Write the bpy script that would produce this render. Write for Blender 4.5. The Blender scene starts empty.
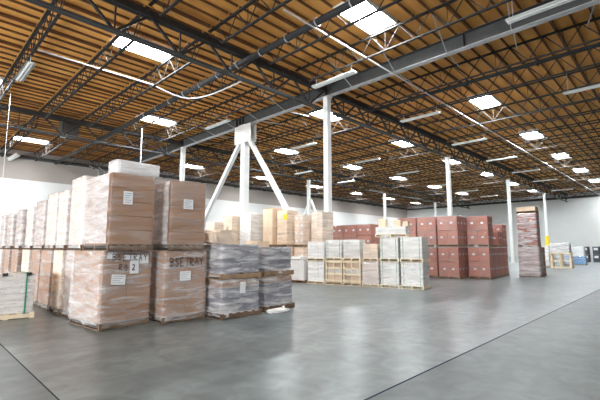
import bpy, bmesh, math, random
from mathutils import Vector, Matrix
random.seed(7)
sc = bpy.context.scene
COL = sc.collection
R = math.radians
PI = math.pi

# ------------------------------------------------------------------ camera
cam_d = bpy.data.cameras.new('camera')
cam = bpy.data.objects.new('camera', cam_d)
COL.objects.link(cam)
cam_d.sensor_fit = 'HORIZONTAL'
cam_d.sensor_width = 36.0
cam_d.lens = 36.0 * 392 / 600
cam_d.clip_start = 0.05
cam_d.clip_end = 300
cam.location = (0, 0, 1.6)
cam.rotation_euler = (R(90 + 6.914), 0, R(44.56 - 90))
sc.camera = cam

# ------------------------------------------------------------------ world, daylight, exposure
w = bpy.data.worlds.new('world')
sc.world = w
w.use_nodes = True
w.node_tree.nodes['Background'].inputs[0].default_value = (0.75, 0.86, 1.0, 1)
w.node_tree.nodes['Background'].inputs[1].default_value = 1.0
sc.view_settings.view_transform = 'Standard'
sc.view_settings.look = 'None'
sc.view_settings.gamma = 1.0
sc.view_settings.exposure = 0.0
SKY_L = 126.0            # radiance of the white skylight domes
DOOR_W = 4200.0         # daylight through each open dock door
sc.cycles.max_bounces = 8
sc.cycles.diffuse_bounces = 5
sc.cycles.glossy_bounces = 3
sc.cycles.transparent_max_bounces = 16
sc.cycles.use_denoising = True
sc.cycles.sample_clamp_indirect = 6.0
sc.cycles.caustics_reflective = False
sc.cycles.caustics_refractive = False

# room: walls at X -12..76, Y -20..42.5, plywood at 10.4
XW0, XW1, YW0, YW1, ZC = -24.0, 76.0, -30.0, 42.5, 10.4
DOORS = [(-6.0, 5.5), (2.0, 5.5), (22.0, 5.5)]     # centre y, width
DOOR_H = 6.0
for dy, dw in DOORS:
    l = bpy.data.lights.new('dock_daylight', 'AREA')
    l.shape = 'RECTANGLE'; l.size = DOOR_H - 0.2; l.size_y = dw - 0.2
    l.energy = DOOR_W * (2.4 if dy > 10 else 0.75); l.color = (0.90, 0.96, 1.0)
    lo = bpy.data.objects.new('dock_daylight', l); COL.objects.link(lo)
    lo.location = (XW0 + 0.02, dy, DOOR_H / 2)
    lo.rotation_euler = (0, R(-90), 0)

# ------------------------------------------------------------------ materials
def srgb(r, g, b):
    f = lambda c: ((c / 255) / 12.92 if c / 255 <= 0.04045 else ((c / 255 + 0.055) / 1.055) ** 2.4)
    return (f(r), f(g), f(b), 1)

def new_mat(name):
    m = bpy.data.materials.new(name); m.use_nodes = True
    nt = m.node_tree
    return m, nt, nt.nodes['Principled BSDF']

def N(nt, t, **kw):
    n = nt.nodes.new(t)
    for k, v in kw.items(): setattr(n, k, v)
    return n

def mat(name, c, rough=0.6, metal=0.0, var=0.15, scale=3.0, stretch=(1, 1, 1), bump=0.0, spec=0.5, per_obj=0.0):
    """plain surface with a soft noise in its own colour"""
    m, nt, b = new_mat(name)
    b.inputs['Roughness'].default_value = rough
    b.inputs['Metallic'].default_value = metal
    b.inputs['Specular IOR Level'].default_value = spec
    tc = N(nt, 'ShaderNodeTexCoord'); mp = N(nt, 'ShaderNodeMapping')
    mp.inputs['Scale'].default_value = stretch
    nt.links.new(tc.outputs['Object'], mp.inputs['Vector'])
    nz = N(nt, 'ShaderNodeTexNoise'); nz.inputs['Scale'].default_value = scale; nz.inputs['Detail'].default_value = 5
    nt.links.new(mp.outputs[0], nz.inputs['Vector'])
    rp = N(nt, 'ShaderNodeValToRGB')
    rp.color_ramp.elements[0].position = 0.3; rp.color_ramp.elements[1].position = 0.7
    rp.color_ramp.elements[0].color = tuple(x * (1 - var) for x in c[:3]) + (1,)
    rp.color_ramp.elements[1].color = tuple(min(1, x * (1 + var)) for x in c[:3]) + (1,)
    nt.links.new(nz.outputs['Fac'], rp.inputs['Fac'])
    out = rp.outputs['Color']
    if per_obj:
        oi = N(nt, 'ShaderNodeObjectInfo'); mr = N(nt, 'ShaderNodeMapRange')
        mr.inputs['To Min'].default_value = 1 - per_obj; mr.inputs['To Max'].default_value = 1 + per_obj
        nt.links.new(oi.outputs['Random'], mr.inputs['Value'])
        hs = N(nt, 'ShaderNodeHueSaturation')
        nt.links.new(mr.outputs[0], hs.inputs['Value']); nt.links.new(out, hs.inputs['Color']); out = hs.outputs['Color']
    nt.links.new(out, b.inputs['Base Color'])
    if bump:
        bp = N(nt, 'ShaderNodeBump'); bp.inputs['Strength'].default_value = bump; bp.inputs['Distance'].default_value = 0.02
        nt.links.new(nz.outputs['Fac'], bp.inputs['Height']); nt.links.new(bp.outputs[0], b.inputs['Normal'])
    return m

M = {}
M['steel'] = mat('dark_steel_paint', (0.048, 0.044, 0.041, 1), 0.7, 0.0, 0.2, 6, spec=0.08)
M['girder'] = mat('girder_grey_paint', (0.075, 0.076, 0.075, 1), 0.6, 0.0, 0.12, 2, spec=0.2)
M['white'] = mat('white_paint', (0.78, 0.78, 0.76, 1), 0.45, 0, 0.04, 2)
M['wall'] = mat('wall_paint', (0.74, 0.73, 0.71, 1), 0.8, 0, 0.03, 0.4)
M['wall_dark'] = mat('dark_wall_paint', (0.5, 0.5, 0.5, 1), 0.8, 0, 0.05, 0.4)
M['wall_shaded'] = mat('shaded_wall_beige', (0.40, 0.355, 0.32, 1), 0.8, 0, 0.03, 0.4)  # shade under the roof painted into the upper left wall
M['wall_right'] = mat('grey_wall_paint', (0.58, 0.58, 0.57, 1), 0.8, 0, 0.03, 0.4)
M['pallet_dark'] = mat('old_pallet_wood', (0.15, 0.10, 0.065, 1), 0.85, 0, 0.3, 5, (1, 6, 1))
M['ply'] = mat('plywood', (0.95, 0.41, 0.095, 1), 0.75, 0, 0.22, 0.9, (0.5, 2.2, 1))
M['purlin'] = mat('purlin_wood', (0.17, 0.072, 0.026, 1), 0.8, 0, 0.25, 2)
M['kraft'] = mat('kraft_board', (0.33, 0.185, 0.105, 1), 0.75, 0, 0.08, 2.5, (1, 1, 4), per_obj=0.09)
M['kraft_pale'] = mat('pale_kraft_board', (0.76, 0.62, 0.50, 1), 0.75, 0, 0.08, 2.5, (1, 1, 4), per_obj=0.12)
M['tan'] = mat('orange_tan_board', (0.80, 0.63, 0.46, 1), 0.75, 0, 0.08, 2.5, per_obj=0.1)
M['red'] = mat('red_brown_board', (0.44, 0.145, 0.09, 1), 0.6, 0, 0.08, 2, per_obj=0.08)
M['greybox'] = mat('grey_board', (0.76, 0.755, 0.73, 1), 0.7, 0, 0.08, 2, (1, 1, 5), per_obj=0.06)
M['bluegrey'] = mat('blue_grey_pack', (0.20, 0.21, 0.26, 1), 0.5, 0, 0.2, 3, (1, 1, 6), per_obj=0.12)
M['whitebox'] = mat('white_case', (0.86, 0.86, 0.85, 1), 0.55, 0, 0.05, 4, per_obj=0.04)
M['pallet'] = mat('pallet_wood', (0.30, 0.20, 0.12, 1), 0.8, 0, 0.25, 5, (1, 6, 1))
M['crate'] = mat('crate_pine', (0.88, 0.76, 0.56, 1), 0.75, 0, 0.12, 5, (1, 1, 4))
M['paper'] = mat('white_paper', (0.82, 0.84, 0.86, 1), 0.6, 0, 0.03, 3)
M['ink'] = mat('black_marker', (0.03, 0.025, 0.03, 1), 0.6, 0, 0.1, 5)
M['print'] = mat('printed_lines', (0.25, 0.3, 0.38, 1), 0.6, 0, 0.1, 5)
M['green'] = mat('green_strap', (0.02, 0.28, 0.16, 1), 0.4, 0, 0.05, 3)
M['yellow'] = mat('yellow_guard', (0.85, 0.62, 0.02, 1), 0.5, 0, 0.05, 3)
M['blue'] = mat('blue_pack', (0.10, 0.36, 0.68, 1), 0.45, 0, 0.15, 6, per_obj=0.1)
M['darkcrate'] = mat('dark_crate_plastic', (0.075, 0.08, 0.09, 1), 0.5, 0, 0.15, 3)
M['pipe'] = mat('dark_pipe', (0.03, 0.03, 0.031, 1), 0.55, 0.0, 0.1, 3, spec=0.2)
M['galv'] = mat('galvanised', (0.55, 0.56, 0.57, 1), 0.4, 0.3, 0.08, 5)
M['heater'] = mat('heater_brown', (0.10, 0.085, 0.075, 1), 0.5, 0, 0.1, 4)
M['rubber'] = mat('dark_rubber', (0.03, 0.03, 0.035, 1), 0.7, 0, 0.1, 4)

def wrap_mat(name, base, hi, tint=(0.9, 0.9, 0.92, 1), rough=0.16, scale=1.0):
    """clear stretch film: see-through, with milky gathered streaks that gloss"""
    m = bpy.data.materials.new(name); m.use_nodes = True
    nt = m.node_tree
    for n in list(nt.nodes): nt.nodes.remove(n)
    out = N(nt, 'ShaderNodeOutputMaterial')
    tr = N(nt, 'ShaderNodeBsdfTransparent')
    pb = N(nt, 'ShaderNodeBsdfPrincipled')
    pb.inputs['Base Color'].default_value = tint
    pb.inputs['Roughness'].default_value = rough
    pb.inputs['Specular IOR Level'].default_value = 0.8
    mix = N(nt, 'ShaderNodeMixShader')
    tc = N(nt, 'ShaderNodeTexCoord'); mp = N(nt, 'ShaderNodeMapping')
    mp.inputs['Rotation'].default_value = (R(12), R(9), 0)
    mp.inputs['Scale'].default_value = (0.8 * scale, 0.8 * scale, 6 * scale)
    nt.links.new(tc.outputs['Object'], mp.inputs['Vector'])
    oi = N(nt, 'ShaderNodeObjectInfo'); ml = N(nt, 'ShaderNodeMath', operation='MULTIPLY'); ml.inputs[1].default_value = 37
    nt.links.new(oi.outputs['Random'], ml.inputs[0])
    ad = N(nt, 'ShaderNodeVectorMath', operation='ADD')
    nt.links.new(mp.outputs[0], ad.inputs[0]); nt.links.new(ml.outputs[0], ad.inputs[1])
    nz = N(nt, 'ShaderNodeTexNoise'); nz.inputs['Scale'].default_value = 1.7; nz.inputs['Detail'].default_value = 7
    nz.inputs['Roughness'].default_value = 0.65; nz.inputs['Distortion'].default_value = 0.6
    nt.links.new(ad.outputs[0], nz.inputs['Vector'])
    mr = N(nt, 'ShaderNodeMapRange'); mr.inputs['From Min'].default_value = 0.38; mr.inputs['From Max'].default_value = 0.72
    mr.inputs['To Min'].default_value = base; mr.inputs['To Max'].default_value = hi
    nt.links.new(nz.outputs['Fac'], mr.inputs['Value'])
    bp = N(nt, 'ShaderNodeBump'); bp.inputs['Strength'].default_value = 0.9; bp.inputs['Distance'].default_value = 0.035
    nt.links.new(nz.outputs['Fac'], bp.inputs['Height']); nt.links.new(bp.outputs[0], pb.inputs['Normal'])
    nt.links.new(mr.outputs[0], mix.inputs[0]); nt.links.new(tr.outputs[0], mix.inputs[1]); nt.links.new(pb.outputs[0], mix.inputs[2])
    nt.links.new(mix.outputs[0], out.inputs[0])
    return m
M['film'] = wrap_mat('clear_stretch_film', 0.05, 0.60)
M['film_rumpled'] = wrap_mat('rumpled_stretch_film', 0.06, 0.95, scale=0.9)
M['film_thin'] = wrap_mat('thin_stretch_film', 0.02, 0.34)
M['film_milky'] = wrap_mat('milky_stretch_film', 0.38, 0.85)

def emis(name, c, s):
    m = bpy.data.materials.new(name); m.use_nodes = True
    nt = m.node_tree; nt.nodes.remove(nt.nodes['Principled BSDF'])
    e = N(nt, 'ShaderNodeEmission'); e.inputs[0].default_value = c; e.inputs[1].default_value = s
    nt.links.new(e.outputs[0], nt.nodes['Material Output'].inputs[0])
    return m
M['sky'] = emis('skylight_dome', (0.90, 0.96, 1.0, 1), SKY_L)

def floor_mat():
    m, nt, b = new_mat('polished_concrete')
    tc = N(nt, 'ShaderNodeTexCoord')
    P = tc.outputs['Object']
    def noise(scale, det, stretch=(1, 1, 1), dist=0.0, rot=0):
        mp = N(nt, 'ShaderNodeMapping'); mp.inputs['Scale'].default_value = stretch; mp.inputs['Rotation'].default_value = (0, 0, rot)
        nt.links.new(P, mp.inputs[0])
        n = N(nt, 'ShaderNodeTexNoise'); n.inputs['Scale'].default_value = scale; n.inputs['Detail'].default_value = det; n.inputs['Distortion'].default_value = dist
        nt.links.new(mp.outputs[0], n.inputs['Vector']); return n.outputs['Fac']
    big = noise(0.35, 4, dist=0.5)
    fine = noise(3.0, 8, (1, 1, 1), 1.0)
    sweep = noise(1.2, 5, (0.35, 2.2, 1), 0.4, R(-40))
    r1 = N(nt, 'ShaderNodeValToRGB')
    r1.color_ramp.elements[0].position = 0.3; r1.color_ramp.elements[1].position = 0.72
    r1.color_ramp.elements[0].color = (0.105, 0.128, 0.132, 1); r1.color_ramp.elements[1].color = (0.195, 0.222, 0.226, 1)
    nt.links.new(big, r1.inputs[0])
    def mul(col, fac, lo, hi):
        mr = N(nt, 'ShaderNodeMapRange'); mr.inputs['From Min'].default_value = 0.3; mr.inputs['From Max'].default_value = 0.7
        mr.inputs['To Min'].default_value = lo; mr.inputs['To Max'].default_value = hi
        nt.links.new(fac, mr.inputs[0])
        mx = N(nt, 'ShaderNodeMix', data_type='RGBA', blend_type='MULTIPLY'); mx.inputs[0].default_value = 1
        nt.links.new(col, mx.inputs[6]); nt.links.new(mr.outputs[0], mx.inputs[7]); return mx.outputs[2]
    c = mul(r1.outputs[0], fine, 0.68, 1.26)
    c = mul(c, sweep, 0.74, 1.20)
    # dirtier slab past the long joint; light falloff painted there and at left
    sp0 = N(nt, 'ShaderNodeSeparateXYZ'); nt.links.new(P, sp0.inputs[0])
    dirt_dim = N(nt, 'ShaderNodeMapRange'); dirt_dim.inputs['From Min'].default_value = 2.56; dirt_dim.inputs['From Max'].default_value = 2.58
    dirt_dim.inputs['To Min'].default_value = 0.56; dirt_dim.inputs['To Max'].default_value = 1.0
    nt.links.new(sp0.outputs[1], dirt_dim.inputs[0])
    om = N(nt, 'ShaderNodeMix', data_type='RGBA', blend_type='MULTIPLY'); om.inputs[0].default_value = 1
    left_dim = N(nt, 'ShaderNodeMapRange'); left_dim.inputs['From Min'].default_value = 1.31; left_dim.inputs['From Max'].default_value = 1.33  # left slab darkened in colour for the weaker light near the camera
    left_dim.inputs['To Min'].default_value = 0.66; left_dim.inputs['To Max'].default_value = 1.0
    nt.links.new(sp0.outputs[0], left_dim.inputs[0])
    oo = N(nt, 'ShaderNodeMath', operation='MINIMUM'); nt.links.new(dirt_dim.outputs[0], oo.inputs[0]); nt.links.new(left_dim.outputs[0], oo.inputs[1]); dirt_dim = oo
    nt.links.new(c, om.inputs[6]); nt.links.new(dirt_dim.outputs[0], om.inputs[7]); c = om.outputs[2]
    # saw-cut joints and one dark scuffed seam
    sep = N(nt, 'ShaderNodeSeparateXYZ'); nt.links.new(P, sep.inputs[0])
    def line(axis, v, wdt, wob=0.0):
        s = N(nt, 'ShaderNodeMath', operation='SUBTRACT'); nt.links.new(sep.outputs[axis], s.inputs[0]); s.inputs[1].default_value = v
        src = s.outputs[0]
        if wob:
            k = N(nt, 'ShaderNodeMath', operation='MULTIPLY_ADD'); nt.links.new(fine, k.inputs[0]); k.inputs[1].default_value = wob; nt.links.new(src, k.inputs[2]); src = k.outputs[0]
        a = N(nt, 'ShaderNodeMath', operation='ABSOLUTE'); nt.links.new(src, a.inputs[0])
        l = N(nt, 'ShaderNodeMapRange'); l.inputs['From Min'].default_value = wdt * 0.5; l.inputs['From Max'].default_value = wdt
        l.inputs['To Min'].default_value = 0.0; l.inputs['To Max'].default_value = 1.0
        nt.links.new(a.outputs[0], l.inputs[0]); return l.outputs[0]
    def apply(c, fac, dark):
        mx = N(nt, 'ShaderNodeMix', data_type='RGBA'); mx.inputs[6].default_value = dark
        nt.links.new(fac, mx.inputs[0]); nt.links.new(c, mx.inputs[7]); return mx.outputs[2]
    j1 = line(1, 2.575, 0.020); j2 = line(0, 1.325, 0.012)
    jm = N(nt, 'ShaderNodeMath', operation='MULTIPLY'); nt.links.new(j1, jm.inputs[0]); nt.links.new(j2, jm.inputs[1])
    js = N(nt, 'ShaderNodeMath', operation='MULTIPLY'); nt.links.new(jm.outputs[0], js.inputs[0]); js.inputs[1].default_value = 0.5
    nt.links.new(js.outputs[0], b.inputs['Specular IOR Level'])
    c = apply(c, j1, (0.02, 0.025, 0.05, 1))
    c = apply(c, j2, (0.02, 0.03, 0.035, 1))
    c = apply(c, line(0, 15.3, 0.016), (0.06, 0.065, 0.07, 1))
    # black scuffs on the near side of the long joint
    sc1 = noise(0.9, 6, (2.2, 0.5, 1), 0.8, R(10))
    band = N(nt, 'ShaderNodeMapRange'); band.inputs['From Min'].default_value = 2.55; band.inputs['From Max'].default_value = 1.2
    nt.links.new(sep.outputs[1], band.inputs[0])
    th = N(nt, 'ShaderNodeMapRange'); th.inputs['From Min'].default_value = 0.52; th.inputs['From Max'].default_value = 0.72
    nt.links.new(sc1, th.inputs[0])
    inv = N(nt, 'ShaderNodeMath', operation='MULTIPLY'); nt.links.new(th.outputs[0], inv.inputs[0]); nt.links.new(band.outputs[0], inv.inputs[1])
    k2 = N(nt, 'ShaderNodeMath', operation='MULTIPLY'); nt.links.new(inv.outputs[0], k2.inputs[0]); k2.inputs[1].default_value = 0.85
    mx = N(nt, 'ShaderNodeMix', data_type='RGBA'); mx.inputs[7].default_value = (0.05, 0.06, 0.08, 1)
    nt.links.new(k2.outputs[0], mx.inputs[0]); nt.links.new(c, mx.inputs[6]); c = mx.outputs[2]
    nt.links.new(c, b.inputs['Base Color'])
    mr = N(nt, 'ShaderNodeMapRange'); mr.inputs['From Min'].default_value = 0.3; mr.inputs['From Max'].default_value = 0.7
    mr.inputs['To Min'].default_value = 0.295; mr.inputs['To Max'].default_value = 0.325
    nt.links.new(sweep, mr.inputs[0])
    ro = N(nt, 'ShaderNodeMapRange'); ro.inputs['To Min'].default_value = 0.13; ro.inputs['To Max'].default_value = 0.0
    ro.inputs['From Min'].default_value = 0.55; nt.links.new(dirt_dim.outputs[0], ro.inputs[0])
    ra = N(nt, 'ShaderNodeMath', operation='ADD'); nt.links.new(mr.outputs[0], ra.inputs[0]); nt.links.new(ro.outputs[0], ra.inputs[1])
    nt.links.new(ra.outputs[0], b.inputs['Roughness'])
    return m
M['floor'] = floor_mat()

# ------------------------------------------------------------------ mesh helpers
class MB:
    """collects boxes, bars and tubes into one mesh"""
    def __init__(s): s.bm = bmesh.new()
    def box(s, x0, x1, y0, y1, z0, z1):
        v = [s.bm.verts.new(p) for p in ((x0, y0, z0), (x1, y0, z0), (x1, y1, z0), (x0, y1, z0), (x0, y0, z1), (x1, y0, z1), (x1, y1, z1), (x0, y1, z1))]
        for f in ((3, 2, 1, 0), (4, 5, 6, 7), (0, 1, 5, 4), (1, 2, 6, 5), (2, 3, 7, 6), (3, 0, 4, 7)): s.bm.faces.new([v[i] for i in f])
        return s
    def bar(s, a, b, w=0.05, h=None, n=4, phase=None):
        a = Vector(a); b = Vector(b); d = (b - a)
        if d.length < 1e-6: return s
        d.normalize()
        up = Vector((0, 0, 1)) if abs(d.z) < 0.95 else Vector((0, 1, 0))
        r = d.cross(up).normalized(); u = r.cross(d).normalized()
        h = w if h is None else h
        if n == 4: off = [(-.5, -.5), (.5, -.5), (.5, .5), (-.5, .5)]
        else: off = [(0.5 * math.cos(2 * PI * i / n), 0.5 * math.sin(2 * PI * i / n)) for i in range(n)]
        A = [s.bm.verts.new(a + r * o[0] * w + u * o[1] * h) for o in off]
        B = [s.bm.verts.new(b + r * o[0] * w + u * o[1] * h) for o in off]
        for i in range(n): s.bm.faces.new((A[i], A[(i + 1) % n], B[(i + 1) % n], B[i]))
        s.bm.faces.new(A[::-1]); s.bm.faces.new(B)
        return s
    def tube(s, pts, rad, n=8):
        for i in range(len(pts) - 1): s.bar(pts[i], pts[i + 1], rad * 2, n=n)
        return s
    def quad(s, pts):
        s.bm.faces.new([s.bm.verts.new(p) for p in pts]); return s
    def mesh(s, name, m, bevel=0.0):
        if bevel:
            bmesh.ops.bevel(s.bm, geom=list(s.bm.edges), offset=bevel, segments=1, affect='EDGES')
        bmesh.ops.recalc_face_normals(s.bm, faces=s.bm.faces)
        me = bpy.data.meshes.new(name); s.bm.to_mesh(me); s.bm.free()
        me.materials.append(M[m] if isinstance(m, str) else m)
        return me
    def build(s, name, m, parent=None, bevel=0.0):
        return link(name, s.mesh(name, m, bevel), parent)

def link(name, me, parent=None, loc=None, rz=0):
    o = bpy.data.objects.new(name, me); COL.objects.link(o)
    if parent: o.parent = parent
    if loc: o.location = loc
    if rz: o.rotation_euler = (0, 0, rz)
    return o

def empty(name, label, cat, loc=(0, 0, 0), rz=0, group=None):
    o = bpy.data.objects.new(name, None); COL.objects.link(o)
    o.empty_display_size = 0.2
    o.location = loc; o.rotation_euler = (0, 0, rz)
    o['label'] = label; o['category'] = cat
    if group: o['group'] = group
    return o
def tag(o, label, cat, group=None):
    o['label'] = label; o['category'] = cat
    if group: o['group'] = group
    return o
def struct(o): o['kind'] = 'structure'; return o
ORD = ['first', 'second', 'third', 'fourth', 'fifth', 'sixth', 'seventh', 'eighth', 'ninth', 'tenth', 'eleventh', 'twelfth', 'thirteenth',
       'fourteenth', 'fifteenth', 'sixteenth', 'seventeenth', 'eighteenth', 'nineteenth', 'twentieth', 'twenty-first', 'twenty-second',
       'twenty-third', 'twenty-fourth', 'twenty-fifth', 'twenty-sixth', 'twenty-seventh', 'twenty-eighth', 'twenty-ninth', 'thirtieth']

# ------------------------------------------------------------------ the room
struct(MB().quad([(XW0, YW0, 0), (XW1, YW0, 0), (XW1, YW1, 0), (XW0, YW1, 0)]).build('floor', 'floor'))
struct(MB().box(XW0, XW1 + .3, YW1, YW1 + .3, 0, 7.7).build('wall_left', 'wall'))
struct(MB().box(XW0, XW1 + .3, YW1, YW1 + .3, 7.7, ZC + .4).build('wall_left_upper', 'wall_shaded'))
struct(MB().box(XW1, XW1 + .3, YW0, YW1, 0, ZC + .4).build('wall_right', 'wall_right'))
struct(MB().box(XW0, XW1 + .3, YW0 - .3, YW0, 0, ZC + .4).build('wall_near', 'wall_dark'))
b = MB()
ys = [YW0] + [v for dy, dw in DOORS for v in (dy - dw / 2, dy + dw / 2)] + [YW1]
for i in range(0, len(ys), 2): b.box(XW0 - .3, XW0, ys[i], ys[i + 1], 0, ZC + .4)
for dy, dw in DOORS: b.box(XW0 - .3, XW0, dy - dw / 2, dy + dw / 2, DOOR_H, ZC + .4)
struct(b.build('wall_dock', 'wall'))
# plywood deck with its sub-purlins
JX0, JS = 15.3, 2.4417            # joist pitch, from the grey plate girder
b = MB().box(XW0, XW1, YW0, YW1, ZC, ZC + .05)
struct(b.build('ceiling', 'ply'))
b = MB()
y = -14.0
SKY = []                          # centre x, y of each skylight
def bay(k): return JX0 + JS * (k + 0.5)
for k in (-2, 3, 7, 11, 15, 19, 23): SKY.append((bay(k), 7.95))
for k in (-4, 1, 5, 9, 13, 17, 21): SKY.append((bay(k), 16.3))
for k in (-6, -2, 3, 7, 11, 15, 19): SKY.append((bay(k), 25.3))
for k in (-4, 2, 6, 10, 14, 18, 22): SKY.append((bay(k) if k > -4 else bay(-4) + 0.0, 37.4))
for k in (-6,): SKY.append((bay(k), -1.2))
for k in (-4,): SKY.append((bay(k), -10.3))
SW, SD = 2.30, 1.22
def in_sky(kx, yy):
    return any(abs(cx - kx) < 1.0 and abs(cy - yy) < SD / 2 + .02 for cx, cy in SKY)
nb = int((XW1 - XW0) / JS) + 2
k0 = -int((JX0 - XW0) / JS)
i = 0
while y < YW1:
    big = (i % 4 == 0)
    for k in range(k0, 25):
        xa, xb = JX0 + JS * k + .04, JX0 + JS * (k + 1) - .04
        if in_sky((xa + xb) / 2, y): continue
        b.box(xa, xb, y - .03 - (.015 if big else 0), y + .03 + (.015 if big else 0), ZC - (.13 if big else .075), ZC - .001)
    y += 0.61; i += 1
struct(b.build('ceiling_purlin', 'purlin'))
# low dark angle along the two far walls that carries the roof
struct(MB().box(XW0, XW1, YW1 - .16, YW1 - .001, 9.62, 9.9).build('trim_1', 'girder'))
struct(MB().box(XW1 - .16, XW1 - .001, YW0, YW1 - .17, 9.5, 9.8).build('trim_2', 'steel'))

# ------------------------------------------------------------------ grey plate girder
gx = 15.3
pg = empty('plate_girder', 'deep grey plate girder carried on the white steel posts', 'beam', (gx, 13.05, 9.55))
y0g, y1g = -6 - 13.05, YW1 - .2 - 13.05
MB().box(-.012, .012, y0g, y1g, .02, .615).build('web_plate', 'girder', pg)
MB().box(-.15, .15, y0g, y1g, 0, .025).build('bottom_flange', M['galv'], pg)['label'] = 'paler bottom flange'
MB().box(-.15, .15, y0g, y1g, .615, .64).build('top_flange', 'girder', pg)
for yy in (0, 7.2, 7.55, 7.9, 15.15, -7.3):
    MB().box(-.14, .14, yy - .012, yy + .012, .026, .614).build('stiffener', 'steel', pg)
for i in range(13):                                  # thin angle braces up to the joists either side
    yy = -11.5 + i * 2.44
    if i in (5, 11): continue
    MB().bar((.15, yy, .02), (JS - .05, yy + .5, .42), .035).build('flange_brace', 'white' if i % 2 else 'galv', pg)
    MB().bar((-.15, yy, .02), (-JS + .05, yy - .5, .42), .035).build('flange_brace', 'galv', pg)

# ------------------------------------------------------------------ joists: three spans of each line
SPANS = [(-2.2, 12.95, 'near'), (13.15, 28.1, 'middle'), (28.3, YW1 - .17, 'far')]
def joist_meshes(L):
    t = MB(); t.box(-.06, -.008, 0, L, 10.14, 10.2); t.box(.008, .06, 0, L, 10.14, 10.2)
    bo = MB(); bo.box(-.05, -.008, .9, L - .9, 9.33, 9.38); bo.box(.008, .05, .9, L - .9, 9.33, 9.38)
    wb = MB(); n = round((L - 1.2) / 1.22); st = (L - 1.2) / n
    wb.bar((0, .05, 10.16), (0, .9, 9.36), .022, n=5); wb.bar((0, L - .05, 10.16), (0, L - .9, 9.36), .022, n=5)
    y = .6
    for i in range(n):
        wb.bar((0, y, 10.15), (0, y + st / 2, 9.36), 0.042, n=5); wb.bar((0, y + st / 2, 9.36), (0, y + st, 10.15), 0.042, n=5)
        if i % 2: wb.bar((0, y + st / 2, 9.36), (0, y + st / 2, 10.15), 0.026, n=5)
        y += st
    return t.mesh('top_chord', 'steel'), bo.mesh('bottom_chord', 'steel'), wb.mesh('web', 'steel')
for si, (ya, yb, nm) in enumerate(SPANS):
    ms = joist_meshes(yb - ya)
    for k in range(-6 if si == 0 else -8, 25):
        if k == 0: continue
        side = f'{ORD[abs(k) - 1]} {"beyond" if k > 0 else "before"} the grey plate girder'
        o = empty('roof_joist', f'dark open-web roof joist, {side}, in the {nm} roof bay', 'joist', (JX0 + JS * k, ya, 0), 0, 'open-web roof joists')
        for pn, me in zip(('top_chord', 'bottom_chord', 'web'), ms): link(pn, me, o)

# ------------------------------------------------------------------ truss girders on the post lines
def truss(y, xs0, n, label):
    o = empty('truss_girder', label, 'girder', (xs0, y, 0), 0, 'black truss girders')
    L = n * JS - .44; P_ = L / n
    t = MB(); t.box(0, L, -.15, -.02, 9.74, 9.98); t.box(0, L, .02, .15, 9.74, 9.98); t.build('top_chord', 'steel', o)
    bo = MB(); bo.box(.3, L - .3, -.11, -.02, 8.72, 8.82); bo.box(.3, L - .3, .02, .11, 8.72, 8.82); bo.build('bottom_chord', 'girder', o)
    for i in range(n):
        x = i * P_
        MB().bar((x + .06, 0, 9.78), (x + P_ / 2, 0, 8.78), .085).build('diagonal', 'steel', o)
        MB().bar((x + P_ / 2, 0, 8.78), (x + P_ - .06, 0, 9.78), .085).build('diagonal', 'steel', o)
        MB().bar((x + P_ / 2, 0, 8.82), (x + P_ / 2, 0, 9.72), .05).build('vertical', 'steel', o)
BX = 6 * JS
for y, nm in ((13.05, 'near row'), (28.2, 'far row')):
    truss(y, JX0 - BX + .22, 6, f'black truss girder on the {nm} of posts, running up to the grey plate girder')
    for j in range(4):
        truss(y, JX0 + BX * j + .22, 6, f'black truss girder on the {nm} of posts, {ORD[j]} span beyond the grey plate girder')

# ------------------------------------------------------------------ posts
def post(x, y, top, wdt, label, gusset=False):
    o = empty('steel_post', label, 'post', (x, y, 0), 0, 'white steel posts')
    MB().box(-wdt / 2, wdt / 2, -wdt / 2, wdt / 2, .03, top - .03).build('shaft', 'white', o, .008)
    MB().box(-.3, .3, -.3, .3, 0, .03).build('base_plate', 'white', o)
    MB().box(-wdt * .7, wdt * .7, -wdt * .7, wdt * .7, top - .03, top).build('cap_plate', 'white', o)
    return o
post(15.3, 13.05, 9.545, .30, 'tallest white steel post under the grey plate girder, behind the crated row')
post(15.3, 28.2, 9.545, .30, 'white steel post under the far end of the grey plate girder')
bp = post(15.3, 20.1, 9.545, .42, 'thick white steel post between two slanting braces')
g = MB(); g.box(-.235, -.215, -.85, .85, 8.35, 9.54); g.box(.215, .235, -.85, .85, 8.35, 9.54)
g.build('gusset_plate', 'white', bp)
MB().bar((0, .3, 8.75), (0, 7.6, .18), .24, .24).build('diagonal_brace', 'white', bp)
MB().bar((0, -.3, 8.75), (0, -6.6, .18), .24, .24).build('diagonal_brace', 'white', bp)
XS = [JX0 + BX * j for j in range(5)]
for j, t in ((1, 'white steel post rising behind the red carton stacks'), (2, 'slim white steel post rising between two red carton stacks'), (3, 'slim white steel post with a yellow guard')):
    p = post(XS[j], 13.05, 8.715, .28, t)
    if j == 3:
        gd = MB(); gd.box(-.22, .22, -.22, .22, .01, 3.1).build('post_guard', 'yellow', p, .02)
for j, t in ((1, 'far white post with an A-shaped pair of short braces'), (2, 'far white post in line with the cartons on the grey crated loads'), (3, 'farthest white post in the far row, just above the red carton stacks')):
    p = post(XS[j], 28.2, 8.715, .28, t)
    if j == 1:
        for q in (-1, 1): MB().bar((.25, .1 * q, 6.6), (.25, 3.1 * q, .12), .2).build('diagonal_brace', 'white', p)

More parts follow.
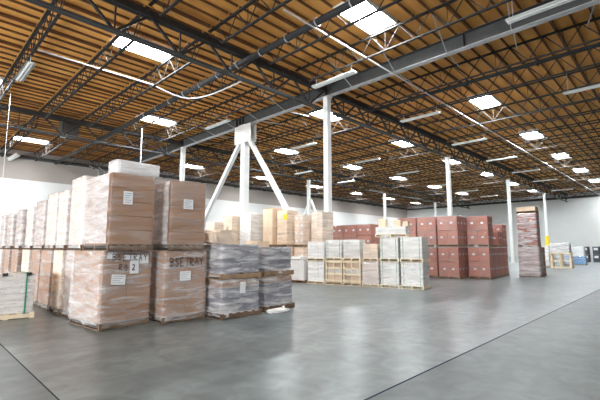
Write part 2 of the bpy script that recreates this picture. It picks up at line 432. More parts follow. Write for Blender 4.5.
# ------------------------------------------------------------------ skylights
fm = MB()
for a in (-1, 1):
    fm.box(a * SW / 2 - .03, a * SW / 2 + .03, -SD / 2 - .03, SD / 2 + .03, ZC - .16, ZC - .005)
    fm.box(-SW / 2 + .03, SW / 2 - .03, a * SD / 2 - .03, a * SD / 2 + .03, ZC - .16, ZC - .005)
fm = fm.mesh('frame', 'white')
dm = MB().box(-SW / 2 + .03, SW / 2 - .03, -SD / 2 + .03, SD / 2 - .03, ZC - .06, ZC - .02).mesh('dome', 'sky')
rows = {-1.2: 'row behind the camera', -10.3: 'row well behind the camera', 7.95: 'row of skylights nearest the camera', 16.3: 'second row of skylights', 25.3: 'third row of skylights', 37.4: 'row of skylights along the left wall'}
cnt = {}
for cx, cy in SKY:
    cnt[cy] = cnt.get(cy, 0) + 1
    o = empty('skylight', f'bright white rectangular skylight, {ORD[cnt[cy] - 1]} along the {rows[cy]}', 'skylight', (cx, cy, 0), 0, 'skylights in the plywood roof')
    link('frame', fm, o); link('dome', dm, o)

# ------------------------------------------------------------------ unlit fluorescent fixtures hung under the joists
hb = MB(); hb.box(-.10, .10, -1.2, 1.2, 0, .07); hm = hb.mesh('housing', 'white', .01)
rm = MB().quad([(-.17, -1.2, .0), (-.1, -1.2, .08), (-.1, 1.2, .08), (-.17, 1.2, .0)]).quad([(.1, -1.2, .08), (.17, -1.2, .0), (.17, 1.2, .0), (.1, 1.2, .08)]).mesh('reflector', 'white')
tm = MB(); tm.bar((-.05, -1.17, -.02), (-.05, 1.17, -.02), .035, n=8); tm.bar((.05, -1.17, -.02), (.05, 1.17, -.02), .035, n=8); tm = tm.mesh('tube', 'white')
hg = MB(); hg.bar((0, 0, .07), (0, 0, .405), .03, n=5); hg = hg.mesh('hanger', 'galv'); hg2 = MB().bar((0, 0, .07), (0, 0, ZC - 8.95), .02, n=5).mesh('hanger', 'galv')
LIGHTS = [(12.9, 10.6, 'hung beside the tallest post'), (13.4, 2.45, 'above the grey plate girder in the darkest roof corner'), (19.95, 10.3, 'above the first truss bay past the tallest post'),
          (21.9, 2.5, 'in the dark bay by the roof edge'), (13.05, 19.7, 'just before the braced post'), (27.3, 10.4, 'first past the white post behind the red stacks'),
          (34.9, 10.6, 'second past the white post behind the red stacks'), (42.3, 10.7, 'third past the white post behind the red stacks'), (49.7, 10.7, 'fourth past the white post behind the red stacks'),
          (58.5, 11.0, 'near the post with the yellow guard'), (20.6, 19.5, 'first past the grey plate girder, in the second line'), (28, 19.0, 'second past the grey plate girder, in the second line'),
          (35.1, 19.3, 'third past the grey plate girder, in the second line'), (45.0, 20.3, 'fourth past the grey plate girder, in the second line'), (52.5, 20.0, 'fifth past the grey plate girder, in the second line'),
          (60.3, 20.0, 'sixth past the grey plate girder, in the second line'), (72.0, 20.2, 'last in the second line by the far wall'), (28.0, 26.6, 'above the far truss row, past the braced post'),
          (35.7, 27.0, 'above the far truss row, past the A-shaped brace')]
for i, (x, y, t) in enumerate(LIGHTS):
    free = x in (13.4, 21.9)            # these two hang on long rods from the deck
    if not free: x = JX0 + JS * (round((x - JX0) / JS) or -1)
    o = empty('strip_light', f'long white fluorescent strip light {t}', 'light', (x, y, 8.95), 0, 'fluorescent strip lights under the roof')
    link('housing', hm, o); link('reflector', rm, o); link('tube', tm, o); link('hanger', hg2 if free else hg, o, (0, -1, 0)); link('hanger', hg2 if free else hg, o, (0, 1, 0))
o = empty('strip_light', 'white fluorescent strip light on the joist nearest the left roof edge', 'light', (JX0 - 5 * JS, 19.4, 8.95), 0, 'fluorescent strip lights under the roof')
for n_, m_ in (('housing', hm), ('reflector', rm), ('tube', tm), ('hanger', hg)):
    link(n_, m_, o, (0, -1, 0) if n_ == 'hanger' else None)
link('hanger', hg, o, (0, 1, 0))

# ------------------------------------------------------------------ pipes, hose, heater, drops
def pipe(name, label, pts, rad, m, cat='pipe'):
    return tag(MB().tube(pts, rad, 10).build(name, m), label, cat)
p = empty('sprinkler_main', 'thick dark sprinkler main with pale hanger rings running to the left wall', 'pipe', (9.75, 8, 9.56))
MB().tube([(0, -10, 0), (0, 34.2, 0)], .13, 12).build('pipe_run', 'pipe', p)
for i in range(15):
    yy = -7 + i * 1.55
    rb = MB()
    for j in range(10):
        a0, a1 = 2 * PI * j / 10, 2 * PI * (j + 1) / 10
        rb.bar((.15 * math.cos(a0), yy, .15 * math.sin(a0)), (.15 * math.cos(a1), yy, .15 * math.sin(a1)), .06, .02)
    rb.build('hanger_ring', 'galv', p)
p = empty('sprinkler_main', 'thick black sprinkler main beyond the grey plate girder', 'pipe', (18.7, 5, 9.55))
MB().tube([(0, -9, 0), (0, 7.8, 0)], .09, 12).build('pipe_run', 'pipe', p)
for i in range(5): MB().box(-.13, .13, -7 + i * 3 - .04, -7 + i * 3 + .04, -.12, .14).build('hanger_ring', 'pipe', p)
pipe('branch_pipe', 'slim pale branch pipe crossing under the joists toward the far wall', [(8.2, 8.82, 9.36), (74, 8.82, 9.36)], .032, 'white')
pipe('branch_pipe', 'slim pale branch pipe above the tall wrapped stacks', [(3.25, 17.95, 9.48), (8.0, 17.95, 9.48)], .035, 'white')
pts = []
for i in range(15):
    u = i / 14
    P0, P1, P2, P3 = Vector((8.0, 17.95, 9.48)), Vector((9.6, 17.9, 9.15)), Vector((10.3, 18.3, 9.1)), Vector((10.62, 14.3, 9.36))
    pts.append(P0 * (1 - u) ** 3 + P1 * 3 * u * (1 - u) ** 2 + P2 * 3 * u * u * (1 - u) + P3 * u ** 3)
pipe('drooping_hose', 'pale drooping hose hanging between the branch pipe and the sprinkler main', pts, .032, 'white', 'hose')
pipe('drop_pipe', 'thin pale drop pipe standing behind the topmost white bundle', [(11.2, 26.5, 0), (11.2, 26.5, 10.0)], .035, 'galv')
for i, (x, t) in enumerate(((13.6, 'left one'), (14.15, 'right one'))):
    tag(MB().tube([(x, 42.2, 0), (x, 42.2, 9.4), (x - .9 + i * .3, 42.2, 9.75)], .06, 8).build('riser_pipe', 'galv'), f'thin grey riser pipe on the left wall, {t} of the pair', 'pipe', 'riser pipes on the left wall')
pipe('pull_cord', 'thin pale cord hanging down from the roof along the left wall', [(3.6, 26, 10.1), (3.6, 26, 2.2)], .013, 'white', 'cord')
h = empty('unit_heater', 'dark brown boxy unit heater hung under the joists near the left wall', 'heater', (7.35, 29.2, 9.05))
MB().box(-.5, .5, -.45, .45, 0, 1.0).build('casing', 'heater', h, .03)
lb = MB()
for i in range(6): lb.box(-.44, .44, -.475, -.44, .12 + i * .13, .18 + i * .13)
lb.build('louvre', 'heater', h)
for q in (-.3, .3): MB().bar((q, 0, 1.0), (q, 0, 1.345), .03, n=6).build('hanger', 'galv', h)
MB().box(-.5, -.2, -.6, -.2, -.22, -.02).build('flue_box', 'white', h)
fl = empty('wall_lamp', 'white wall lamp high on the left wall near the roof', 'lamp', (6.2, 42.5, 9.3))
MB().bar((0, -.15, .05), (.55, -.75, .55), .42, n=12).build('lamp_head', 'white', fl, .02)
MB().bar((0, -.001, 0), (0.1, -.3, .1), .08).build('bracket', 'galv', fl)

# ------------------------------------------------------------------ pallets and loads
CACHE = {}
def cbox(wx, wy, wz, m, bev):
    key = ('c', round(wx, 3), round(wy, 3), round(wz, 3), m, bev)
    if key not in CACHE:
        CACHE[key] = MB().box(-wx / 2, wx / 2, -wy / 2, wy / 2, 0, wz).mesh('carton', m, bev)
    return CACHE[key]
PAL_H = 0.125
def pallet_meshes(wx, wy, m='pallet'):
    key = ('p', round(wx, 3), round(wy, 3), m)
    if key not in CACHE:
        d = MB(); n = 6
        for i in range(n):
            x0 = -wx / 2 + (wx - .09) * i / (n - 1)
            d.box(x0, x0 + .09, -wy / 2, wy / 2, PAL_H - .02, PAL_H)
        for i in (0, 2, 3, 5):
            x0 = -wx / 2 + (wx - .09) * i / (n - 1)
            d.box(x0, x0 + .09, -wy / 2, wy / 2, 0, .018)
        s = MB(); s.box(-wx / 2, wx / 2, -.022, .022, .018, PAL_H - .02)
        CACHE[key] = (d.mesh('deck', m), s.mesh('stringer', m))
    return CACHE[key]
def add_pallet(o, wx, wy, m='pallet', sub=True):
    d, s = pallet_meshes(wx, wy, m)
    p = link('pallet', d, o)
    for yy in (-wy / 2 + .022, 0, wy / 2 - .022): link('stringer', s, p, (0, yy, 0))
    return p
def film_shell(wx, wy, z0, z1, amp, m, n=9, top=True, skirt=0.0):
    """stretch film drawn round a load: gathered, slightly lumpy"""
    bm = bmesh.new()
    per = []
    seg = n
    cs = [(-wx / 2, -wy / 2), (wx / 2, -wy / 2), (wx / 2, wy / 2), (-wx / 2, wy / 2)]
    for e in range(4):
        a, b2 = cs[e], cs[(e + 1) % 4]
        for i in range(seg): per.append((a[0] + (b2[0] - a[0]) * i / seg, a[1] + (b2[1] - a[1]) * i / seg, i == 0))
    rows_ = []
    nz = max(6, int((z1 - z0) / .1))
    for j in range(nz + 1):
        z = z0 + (z1 - z0) * j / nz
        row = []
        for (x, y, corner) in per:
            k = 1.0 + (skirt * (1 - j / 2.0) if j < 2 else 0)
            d = 0.0 if corner else random.uniform(0, amp)
            L = math.hypot(x / wx, y / wy) + 1e-6
            nx_ = math.copysign(1, x) if abs(abs(x) - wx / 2) < 1e-4 else 0
            ny_ = math.copysign(1, y) if abs(abs(y) - wy / 2) < 1e-4 else 0
            row.append(bm.verts.new((x * k + nx_ * d, y * k + ny_ * d, z + (random.uniform(-.01, .01) if 0 < j < nz else 0))))
        rows_.append(row)
    T = len(per)
    for j in range(nz):
        for i in range(T): bm.faces.new((rows_[j][i], rows_[j][(i + 1) % T], rows_[j + 1][(i + 1) % T], rows_[j + 1][i]))
    if top: bm.faces.new(rows_[-1])
    for f in bm.faces: f.smooth = True
    me = bpy.data.meshes.new('stretch_film'); bm.to_mesh(me); bm.free(); me.materials.append(M[m])
    return me
def load(label, group, corner, rot, wx, wy, z0, h, grid, m='kraft', film='film', amp=.018, pallet='pallet', bev=.006, cat='pallet load',
         name='wrapped_load', tags=None, tag_size=(.13, .10), top_mat=None, skirt=0.0, over=0.03, film_top=True, gap=.006, gapz=.003):
    """a pallet, the cartons stacked on it (outer ones), its film; corner = world point of local (min x, min y)"""
    rot = R(rot)
    cx = corner[0] + (wx / 2) * math.cos(rot) - (wy / 2) * math.sin(rot)
    cy = corner[1] + (wx / 2) * math.sin(rot) + (wy / 2) * math.cos(rot)
    o = empty(name, label, cat, (cx, cy, z0), rot, group)
    zb = 0.0
    if pallet:
        add_pallet(o, wx, wy, pallet); zb = PAL_H
    nx, ny, nz = grid
    bx, by, bz = (wx - 2 * over) / nx, (wy - 2 * over) / ny, (h - zb) / nz
    for k in range(nz):
        for i in range(nx):
            for j in range(ny):
                if 0 < i < nx - 1 and 0 < j < ny - 1: continue
                mm = m if not (top_mat and k == nz - 1) else top_mat
                c = link('carton', cbox(bx - gap, by - gap, bz - gapz, mm, bev), o,
                         (-wx / 2 + over + bx * (i + .5) + random.uniform(-.002, .002), -wy / 2 + over + by * (j + .5) + random.uniform(-.002, .002), zb + bz * k + .001))
                if tags:
                    tw, th = tag_size
                    if i == 0 and 'x' in tags:
                        link('shipping_tag', tagm('x', tw, th), c, (-(bx - gap) / 2 - .002, random.uniform(-.05, .05), bz * .5))
                    if j == 0 and 'y' in tags:
                        link('shipping_tag', tagm('y', tw, th), c, (random.uniform(-.05, .05), -(by - gap) / 2 - .002, bz * .5))
    if film:
        link('stretch_film', film_shell(wx - 2 * over + .012, wy - 2 * over + .012, .05 if pallet else .01, h + .002, amp, film, top=film_top, skirt=skirt), o)
    return o
def tagm(ax, tw, th):
    key = ('t', ax, tw, th)
    if key not in CACHE:
        b = MB()
        if ax == 'x': b.box(-.0015, .0015, -tw / 2, tw / 2, -th / 2, th / 2)
        else: b.box(-tw / 2, tw / 2, -.0015, .0015, -th / 2, th / 2)
        CACHE[key] = b.mesh('shipping_tag', 'paper')
    return CACHE[key]

# handwriting and printed sheets, as thin ink strokes on a face looking to -Y
GL = {'B': [[(0, 0), (0, 1), (.5, .9), (.5, .6), (.05, .52), (.6, .4), (.55, .08), (0, 0)]], 'S': [[(.6, .9), (.25, 1), (.05, .75), (.55, .35), (.4, .02), (0, .1)]],
      'E': [[(.6, 1), (0, 1), (0, 0), (.6, 0)], [(0, .5), (.45, .52)]], 'T': [[(0, 1), (.7, 1)], [(.35, 1), (.33, 0)]], 'F': [[(.6, 1), (0, 1), (0, 0)], [(0, .5), (.45, .52)]],
      'R': [[(0, 0), (0, 1), (.5, .9), (.5, .62), (0, .5), (.6, 0)]], 'A': [[(0, 0), (.3, 1), (.62, 0)], [(.12, .38), (.5, .38)]], 'Y': [[(0, 1), (.32, .5), (.62, 1)], [(.32, .5), (.3, 0)]],
      '2': [[(.02, .78), (.2, 1), (.5, .9), (.52, .65), (0, 0), (.6, 0)]], 'O': [[(.3, 1), (.02, .6), (.1, .1), (.4, .02), (.6, .4), (.3, 1)]]}
def writing(o, text, x, z, hgt, y, thick, name='handwritten_letter', jitter=.1, pitch=.85, m='ink'):
    cx = x
    for ch in text:
        b = MB(); dz = random.uniform(-jitter, jitter) * hgt
        for st in GL[ch]:
            for p, q in zip(st, st[1:]):
                b.bar((cx + p[0] * hgt * .8, y, z + p[1] * hgt + dz), (cx + q[0] * hgt * .8, y, z + q[1] * hgt + dz), .003, thick)
        b.build(name, m, o)
        cx += hgt * pitch
def sheet(o, x, z, wd, ht, y, lines=5, tilt=0.0, name='paper_sheet', txt=None):
    s = MB().box(-wd / 2, wd / 2, -.0015, .0015, -ht / 2, ht / 2).build(name, 'paper', o)
    s.location = (x, y, z); s.rotation_euler = (0, tilt, 0)
    if lines:
        b = MB()
        for i in range(lines):
            zz = ht / 2 - ht * (i + .9) / (lines + .8)
            b.box(-wd * .40, wd * (.38 - .12 * (i % 3)), -.003, -.0018, zz - ht * .022, zz + ht * .022)
        b.build('printed_text', 'print', s)
    if txt: writing(s, txt, -ht * .16, -ht * .22, ht * .42, -.003, ht * .09, 'printed_text', 0)
    return s

def film_panel(o, wx, wy, z0, z1, m, off=.028):
    """loose extra turn of film down the local -X side of a load"""
    bm = bmesh.new(); ny, nz = 10, 14; g = []
    for j in range(nz + 1):
        g.append([bm.verts.new((-wx / 2 - off - random.uniform(0, .02), -wy / 2 + wy * i / ny, z0 + (z1 - z0) * j / nz)) for i in range(ny + 1)])
    for j in range(nz):
        for i in range(ny): bm.faces.new((g[j][i], g[j + 1][i], g[j + 1][i + 1], g[j][i + 1]))
    for f in bm.faces: f.smooth = True
    me = bpy.data.meshes.new('film_flap'); bm.to_mesh(me); bm.free(); me.materials.append(M[m])
    return link('film_flap', me, o)

# --- the tall brown stacks in front
BR = 'tall wrapped brown carton stacks'
P1 = load('lower wrapped load at the block corner, with handwriting and a numeral 2 sheet', BR, (2.83, 8.22), 5, 1.04, 1.42, 0, 1.53, (2, 2, 4), film='film', over=.01, pallet='pallet_dark')
yb = -1.42 / 2 + .01 - .03
writing(P1, 'BSETRAY', -.34, 1.34, .13, yb - .006, .015); writing(P1, 'RO', -.2, 1.14, .13, yb - .006, .014)
sheet(P1, -.36, 1.44, .17, .13, yb + .006, 0, .1); sheet(P1, .33, 1.36, .20, .19, yb + .004, 0, -.05); sheet(P1, .06, 1.40, .36, .10, yb + .006, 0, .02); sheet(P1, .12, 1.20, .19, .27, yb - .003, 0, 0, txt='2'); sheet(P1, -.2, .96, .29, .20, yb, 4, .08)
U1 = load('upper brown carton load at the block corner, one white sheet on its front', BR, (2.88, 8.14), 1, .92, 1.45, 1.535, 1.58, (1, 2, 5), film='film_thin', over=.01, pallet='pallet_dark')
sheet(U1, -.12, 1.08, .19, .27, -1.45 / 2 + .01 - .024, 5)
film_panel(U1, .92, 1.40, .15, 1.56, 'film_milky'); film_panel(P1, 1.04, 1.38, .1, 1.45, 'film')
cap = empty('wrapped_bundle', 'low white wrapped bundle lying across the top of the corner stack', 'bundle', (3.43, 8.40, 3.12), R(3))
MB().box(-.45, .45, -.21, .21, 0, .26).build('bundle_pack', 'whitebox', cap, .06)
link('stretch_film', film_shell(.92, .44, .004, .275, .02, 'film_milky'), cap)
P2 = load('lower wrapped brown carton load marked BSETRAY, beside the block corner', BR, (4.02, 8.02), -1, 1.02, 1.02, 0, 1.53, (2, 2, 4), film='film', over=.01, amp=.022, pallet='pallet_dark')
yb = -1.02 / 2 + .01 - .032
writing(P2, 'BSETRAY', -.40, 1.20, .18, yb, .019, pitch=.66); sheet(P2, -.03, .98, .26, .20, yb, 4)
U2 = load('upper brown carton load above the one marked BSETRAY', BR, (4.08, 7.98), -3, .86, 1.02, 1.535, 1.55, (1, 2, 5), film='film_thin', over=.01, pallet='pallet_dark')
sheet(U2, -.02, 1.03, .23, .22, -1.02 / 2 + .01 - .024, 5)
film_panel(U2, .86, .98, .14, 1.52, 'film_milky')
# the long row behind the corner, running to the left wall
low = [(9.76, 1.08, 1.72), (10.92, .84, 1.5), (11.82, 1.0, 1.53), (12.98, 1.05, 1.42), (14.65, .95, 1.36), (16.15, .95, 1.38), (17.7, .95, 1.35), (19.3, .95, 1.35)]
dx = [.03, -.03, -.05, -.06, .02, -.02, .0, .0]
for i, (yy, wy, hu) in enumerate(low):
    nth = ORD[i + 1]
    load(f'lower wrapped load, {nth} back from the block corner along the tall row', BR, (2.83 + dx[i], yy), random.uniform(-1, 1), 1.02, wy, 0, 1.53, (2, 2, 4), m='kraft_pale' if i % 3 == 1 else 'kraft', film='film_milky' if i == 0 else 'film', amp=.03, skirt=.03, bev=.006 if i < 4 else 0, over=.02, pallet='pallet_dark')
    load(f'upper white-filmed load, {nth} back from the block corner along the tall row', BR, (2.86 + dx[i] * .6, yy + .02), random.uniform(-1, 1), .96, wy - .05, 1.535, hu, (2, 2, 5), m='kraft_pale' if i in (0, 1, 2, 4) else 'kraft', film='film_milky', amp=.035, bev=.006 if i < 4 else 0, over=.02, pallet='pallet_dark')
# single pallet standing in the aisle
F = load('strapped grey load on a pine pallet alone in the aisle, with a green strap', None, (1.02, 10.95), -3, 1.30, 1.05, 0, 1.0, (1, 1, 6), m='greybox', film='film', over=.03, amp=.012, pallet='crate')
for xx in (-.25, .46):
    MB().box(xx - .016, xx + .016, -.516, -.512, .03, 1.012).box(xx - .016, xx + .016, -.516, .516, 1.012, 1.016).build('strap', 'green', F)['label'] = 'green plastic strap'
for xx in (.05, .5): MB().box(xx - .05, xx + .05, -.53, -.42, .96, 1.03).build('corner_guard', 'rubber', F)

# --- grey wrapped loads next to the brown stacks
GR = 'grey film-wrapped loads'
G = [('lower grey load with a brown carton layer and a paper slip', (5.12, 7.5), 0, 1.18, 1.1, 0, .87, 'bluegrey', 'kraft'),
     ('upper grey film-wrapped load beside the brown stacks, a slumped bag on top', (5.11, 7.52), -1, 1.16, 1.08, .875, .80, 'bluegrey', None),
     ('lower grey load with torn film trailing at its foot', (6.50, 7.66), 2, 1.12, 1.05, 0, .87, 'bluegrey', 'kraft'),
     ('upper grey load with rumpled film, between the brown stacks and the white cases', (6.52, 7.68), 2, 1.08, 1.0, .875, .74, 'bluegrey', None)]
gl = []
for (lb_, c, rot, wx, wy, z0, h, m, tm_) in G:
    gl.append(load(lb_, GR, c, rot, wx, wy, z0, h, (2, 2, 4), m=m, film='film_rumpled', amp=.05, skirt=.03, over=.06, top_mat=tm_, pallet='pallet_dark' if z0 == 0 else 'pallet'))
sheet(gl[0], -.02, .68, .16, .26, -.58, 0, .05)
def lump(name, label, cat, loc, size, m, seed, film=None):
    o = empty(name, label, cat, loc)
    bm = bmesh.new(); bmesh.ops.create_icosphere(bm, subdivisions=4, radius=1)
    rnd = random.Random(seed); ph = [rnd.uniform(0, 6) for _ in range(6)]
    for v in bm.verts:
        c = v.co.copy()
        k = 1 + .10 * math.sin(4 * c.x + ph[0]) * math.sin(5 * c.y + ph[1]) + .06 * math.sin(9 * c.x + ph[2] + 7 * c.z) + .04 * math.sin(13 * c.y + ph[3])
        s = lambda t, p: math.copysign(abs(t) ** p, t)
        v.co = Vector((s(c.x, .42) * size[0], s(c.y, .42) * size[1], (s(c.z, .45) + 1) * size[2])) * 1.0
        v.co.x *= k; v.co.y *= k; v.co.z = max(0, v.co.z * (.85 + .3 * (k - .9)))
    for f in bm.faces: f.smooth = True
    me = bpy.data.meshes.new('bag_body'); bm.to_mesh(me); bm.free(); me.materials.append(M[m])
    link('bag_body', me, o)
    t = MB(); t.bar((size[0] * .5, 0, size[2] * 1.7), (size[0] * .75, .03, size[2] * 2.25), .07, n=7); t.build('tied_end', m, o)
    return o
lump('slumped_bag', 'slumped pale bag lying on the grey load beside the brown stacks', 'bag', (5.40, 8.05, 1.68), (.34, .34, .19), 'kraft_pale', 3)
lump('film_heap', 'heap of torn clear film on the floor at the foot of the grey load', 'film', (6.75, 7.42, 0), (.30, .13, .05), 'whitebox', 8)

# --- the row of crated and grey loads across the aisle
CR = 'grey loads in the crated row'
rot = 13.0
cr, sr = math.cos(R(rot)), math.sin(R(rot))
def cpos(l, dpt=0.0): return (14.12 - sr * l + cr * dpt, 7.30 + cr * l + sr * dpt)
CD = .66
def straps(o, wx, wy, h):
    for yy in (-wy * .36, wy * .36):
        MB().box(-wx / 2 + .02, -wx / 2 + .026, yy - .012, yy + .012, .02, h + .012).box(-wx / 2 + .02, wx / 2 - .02, yy - .012, yy + .012, h + .008, h + .012).build('strap', 'green', o)['label'] = 'green plastic strap'
def crow(label, l0, l1, z0, h, m, film, grid=(1, 1, 3), dep=None, strap=False, pal='crate', tags=None):
    dep = dep or (1.05 if l1 < 1.8 else CD)
    o = load(label, CR, cpos(l0), rot, dep, l1 - l0 - .03, z0, h, grid, m=m, film=film, pallet=pal, bev=.004, over=.02, amp=.008, tags=tags)
    if strap: straps(o, dep, l1 - l0 - .03, h - .012)
    return o
crow('lower grey load with green straps at the near end of the crated row', 0, .92, 0, 1.03, 'greybox', 'film', strap=True)
crow('upper grey load with green straps at the near end of the crated row', 0, .92, 1.035, .98, 'greybox', 'film_thin', strap=True)
crow('lower grey load, second from the near end of the crated row', .94, 1.76, 0, 1.03, 'greybox', 'film', strap=True)
crow('upper grey load, second from the near end of the crated row', .94, 1.76, 1.035, .94, 'greybox', 'film_thin', strap=True)
crow('lower pale film-wrapped load beside the slatted pine crates', 1.78, 2.55, 0, 1.03, 'kraft_pale', 'film_milky')
crow('short pinkish carton load between the grey loads of the upper row', 1.80, 2.50, 1.035, .72, 'kraft_pale', 'film_thin', grid=(1, 2, 2))
def crate(label, l0, l1, z0, h):
    wy = l1 - l0 - .03
    c = cpos(l0)
    cx = c[0] + CD / 2 * cr - wy / 2 * sr; cy = c[1] + CD / 2 * sr + wy / 2 * cr
    o = empty('slatted_crate', label, 'crate', (cx, cy, z0), R(rot), 'slatted pine crates')
    add_pallet(o, CD, wy, 'crate')
    for sx in (-1, 1):
        for sy in (-1, 0, 1): MB().box(sx * CD / 2 - (.03 if sx > 0 else 0), sx * CD / 2 + (0 if sx > 0 else .03), sy * (wy / 2 - .035) - .03, sy * (wy / 2 - .035) + .03, PAL_H, h).build('upright', 'crate', o)
        for k in range(4):
            z = PAL_H + .04 + k * (h - PAL_H - .12) / 3
            MB().box(sx * CD / 2 - (0 if sx > 0 else .018), sx * CD / 2 + (.018 if sx > 0 else 0), -wy / 2, wy / 2, z, z + .075).build('slat', 'crate', o)
            MB().box(-CD / 2, CD / 2, sx * wy / 2 - (0 if sx > 0 else .018), sx * wy / 2 + (.018 if sx > 0 else 0), z, z + .075).build('slat', 'crate', o)
    for k in range(3):
        link('carton', cbox(CD - .12, wy - .16, (h - PAL_H - .06) / 3 - .004, 'whitebox' if k % 2 else 'kraft_pale', .004), o, (0, 0, PAL_H + k * (h - PAL_H - .06) / 3))
    MB().box(-CD / 2, CD / 2, -wy / 2, wy / 2, h - .02, h).build('lid', 'crate', o)
    return o
crate('slatted pine crate beside the pale film-wrapped load', 2.57, 3.40, 0, 1.03)
crate('slatted pine crate beside the stack of white cases', 3.42, 4.24, 0, 1.03)
crow('grey load on the slatted crate beside the pale film-wrapped load', 2.57, 3.40, 1.035, .90, 'greybox', 'film_thin')
crow('grey load on the slatted crate beside the white cases', 3.42, 4.24, 1.035, .90, 'greybox', 'film_thin', strap=True)
crow('lower stack of white cases beside the slatted pine crate', 4.28, 5.18, 0, 1.00, 'whitebox', 'film_thin', grid=(2, 3, 5))
crow('upper stack of white cases above the slatted-crate end', 4.28, 5.18, 1.005, .86, 'whitebox', 'film_thin', grid=(2, 3, 5))
crow('low stack of white cases, farthest in the crated row, under a sack', 5.32, 6.20, 0, 1.02, 'whitebox', None, grid=(2, 3, 5), pal='pallet')
c = cpos(5.75, .33)
lump('white_sack', 'white sack lying on the low stack of white cases', 'sack', (c[0], c[1], 1.022), (.27, .36, .10), 'whitebox', 5)
# half load with loose cartons on top of the crated row
c = cpos(.62, .05)
load('shallow grey load on a pallet set on top of the crated row', CR, c, rot, .60, 1.30, 2.02, .42, (1, 2, 2), m='greybox', film='film_thin', pallet='crate', bev=.004, over=.02, amp=.01)
for i, (l, wv, hv, t) in enumerate(((1.66, .30, .34, 'left'), (1.06, .34, .26, 'middle'), (.70, .20, .20, 'right'))):
    c = cpos(l, .33)
    o = empty('loose_carton', f'tan loose carton on the shallow grey load, {t} one of three', 'carton', (c[0], c[1], 2.445), R(rot + 4 * i), 'loose cartons on the crated row')
    MB().box(-.16, .16, -wv / 2, wv / 2, 0, hv).build('carton_body', 'tan', o, .006)
    MB().box(-.161, .161, -.025, .025, hv - .001, hv + .001).build('tape', 'kraft_pale', o)

# --- pale carton stacks behind
PK = 'pale carton stacks before the braced post'
KS = [(11.55, 18.05, .85, .9, 2.95, 'kraft_pale', 'farthest pale carton stack, behind the slanting brace'),
      (11.95, 17.05, .8, .85, 3.25, 'tan', 'narrow tan carton stack below the thick braced post'),
      (12.4, 16.05, .95, .95, 3.35, 'whitebox', 'broad whitish film-wrapped stack below the braced post'),
      (13.0, 15.05, .8, .85, 3.55, 'tan', 'tall tan carton stack with open top cartons'),
      (13.2, 14.18, .8, .80, 3.45, 'tan', 'tall tan stack carrying a yellow notice'),
      (13.52, 13.36, .82, .74, 3.2, 'kraft_pale', 'pale carton stack beside the tallest post, with white tags'),
      (13.78, 12.36, .85, .8, 3.3, 'kraft_pale', 'pinkish film-wrapped stack before the tallest post')]
for i, (x, y, wx, wy, h, m, t) in enumerate(KS):
    x += .14; y -= .14; wx += .03; wy -= .02
    hl = 1.62
    lo_ = load('lower half of ' + t, PK, (x, y), random.uniform(-3, 3), wx, wy, 0, hl, (2, 2, 4), m='kraft_pale' if m == 'whitebox' else m, film='film_thin', bev=0, over=.03)
    up = load('upper half of ' + t, PK, (x + .01, y + .01), random.uniform(-3, 3), wx - .03, wy - .03, hl + .005, h - hl, (2, 2, 4), m=m, film=None if 'open' in t else 'film_thin', bev=0, over=.02, tags='x' if 'tags' in t else None)
    if 'yellow' in t:
        MB().box(-wx / 2 - .03, -wx / 2 - .02, -.40, -.16, 1.35, 1.62).build('notice', 'yellow', up)['label'] = 'yellow notice sheet'
    if 'open' in t:
        for s in (-1, 1): MB().box(-wx / 2 + .02, wx / 2 - .02, s * .2, s * .2 + .012, h - hl, h - hl + .1).build('flap', 'tan', up)
load('squat tan carton load beyond the low stack of white cases', PK, (11.6, 14.2), 4, .85, .85, 0, 1.9, (2, 2, 4), m='tan', film=None, bev=0)
load('white film-wrapped load beside the squat tan carton load', PK, (11.0, 15.15), 2, .8, .85, 0, 1.75, (2, 2, 5), m='whitebox', film='film_milky', bev=0)
load('white film-wrapped load behind the grey wrapped loads', PK, (9.9, 15.3), 0, .9, .9, 0, 1.85, (2, 2, 5), m='whitebox', film='film_milky', bev=0)
load('pale carton load far behind the grey wrapped loads', PK, (9.2, 16.6), 0, .9, .9, 0, 2.4, (2, 2, 5), m='kraft_pale', film='film_milky', bev=0)

# --- red carton loads
RD = 'red carton loads'
rr = 5.0
c2, s2 = math.cos(R(rr)), math.sin(R(rr))
def rpos(base, l, dpt): return (base[0] - s2 * l + c2 * dpt, base[1] + c2 * l + s2 * dpt)
def red(base, l, dpt, z0, h, label, lay=2, wy=1.06, wx=1.0, film='film_thin', top=None):
    return load(label, RD, rpos(base, l, dpt), rr, wx, wy, z0, h, (2, 2, lay), m='red', film=film, bev=0, gapz=.022, tags='xy', over=.015, amp=.01, top_mat=top)
B1, B2, B3 = (19.98, 8.36), (21.08, 7.24), (24.37, 5.80)
HL, HU = 1.63, 1.61
for l, t in ((0, 'beside the white post'), (1.11, 'second from the front red corner'), (2.22, 'third from the front red corner')):
    red(B1, l, 0, 0, HL, f'lower red carton load in the front red row, {t}'); red(B1, l, 0, HL + .005, HU, f'upper red carton load in the front red row, {t}')
red(B1, 0, 1.02, 0, HL, 'lower red carton load directly behind the white-post red stack'); red(B1, 0, 1.02, HL + .005, HU, 'upper red carton load directly behind the white-post red stack')
red(B2, 0, 0, 0, HL, 'lower red carton load of the stack standing forward in the middle'); red(B2, 0, 0, HL + .005, HU, 'upper red carton load of the stack standing forward in the middle')
for d, t, hu in ((1.02, 'first', 0), (2.04, 'second', .85), (3.06, 'third', 1.3)):
    red(B2, 0, d, 0, HL, f'lower red carton load, {t} behind the forward middle red stack')
    if hu: red(B2, 0, d, HL + .005, hu, f'short red carton load on top, {t} behind the forward middle red stack', lay=1 if hu < 1 else 2)
red(B3, 0, 0, 0, HL, 'lower film-wrapped red load of the tallest red stack', film='film_milky', wy=1.03); red(B3, 0, 1.05, 0, HL, 'lower red load behind the tallest red stack', film='film')
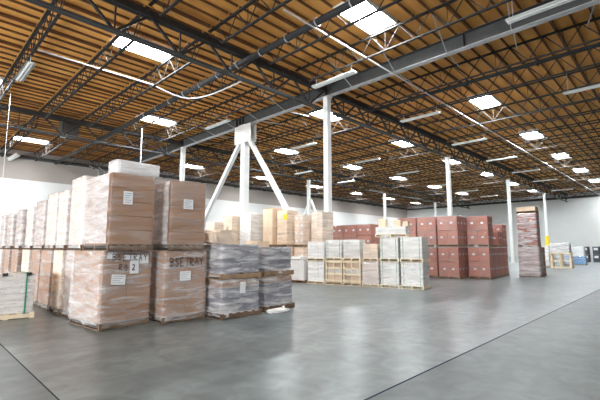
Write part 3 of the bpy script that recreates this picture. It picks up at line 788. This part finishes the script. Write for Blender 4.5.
red(B3, .02, 0, HL + .005, 1.86, 'upper film-wrapped red load of the tallest red stack', lay=2, film='film_rumpled', wy=.98)
c = rpos(B3, .03, .02)
load('flat tan tray of cartons topping the tallest red stack', RD, c, rr, .92, .96, HL + 1.87, .36, (1, 2, 1), m='tan', film=None, pallet='pallet', bev=0, over=.02)
for i in range(3):
    load(f'lower red carton load behind the crated row, {ORD[i]} from the tallest post', RD, (18.4, 14.55 - .99 * i), 0, .97, .97, 0, 1.5, (2, 2, 2), m='red', film='film_thin', bev=0, gapz=.022, tags='x', over=.015, amp=.01)
    load(f'upper red carton load behind the crated row, {ORD[i]} from the tallest post', RD, (18.4, 14.55 - .99 * i), 0, .97, .97, 1.505, 1.42, (2, 2, 2), m='red', film='film_thin', bev=0, gapz=.022, tags='x', over=.015, amp=.01)

# --- things by the far right wall
gp = empty('pallet_stack_load', 'grey wrapped load on a slatted wooden base near the far wall', 'pallet load', (36.9, 7.25, 0), R(4))
for s in (-.62, 0, .62):
    for d in (-.5, .5): MB().box(d - .05, d + .05, s - .07, s + .07, .08, 1.1).build('upright', 'crate', gp)
for z in (0, .5, 1.1): MB().box(-.6, .6, -.72, .72, z, z + .09).build('deck', 'crate', gp)
MB().box(-.5, .5, -.62, .68, 1.19, 1.95).build('wrapped_pack', 'greybox', gp, .03)
link('stretch_film', film_shell(1.08, 1.38, 1.2, 1.97, .03, 'film'), gp, (0, .03, 0))
load('low grey load with small tan cartons beside the slatted base', None, (36.8, 8.05), 4, .95, 1.1, 0, 1.75, (1, 2, 3), m='greybox', film='film_thin', bev=0)
bd = load('blue shrink-wrapped bundle with a white top near the far wall', None, (44.0, 6.75), 4, .9, 1.15, 0, .78, (2, 3, 2), m='blue', film='film', bev=0, name='bottle_bundle', cat='bundle')
MB().box(-.40, .40, -.5, .5, .79, 1.66).build('white_pack', 'whitebox', bd, .05)
load('small pale blue bundle beside the white-topped blue bundle', None, (43.6, 7.95), 0, .8, .5, 0, .85, (1, 1, 3), m='blue', film='film_milky', bev=0, name='bottle_bundle', cat='bundle')
def dcrate(x, y, label):
    o = empty('bin_stack', label, 'bins', (x, y, 0), R(0), 'dark bins by the far wall')
    for k in range(2):
        for j in range(2):
            bx = MB().box(-.5, .5, -.62 + j * .64, -.02 + j * .64, k * .86, k * .86 + .84).build('bin', 'darkcrate', o, .03)
            MB().box(-.515, -.5, -.5 + j * .64, -.14 + j * .64, k * .86 + .45, k * .86 + .7).build('bin_tag', 'paper', bx)
dcrate(54.0, 8.55, 'dark stacked bins behind the blue bundle'); dcrate(54.0, 6.95, 'dark stacked bins at the end of the far floor')
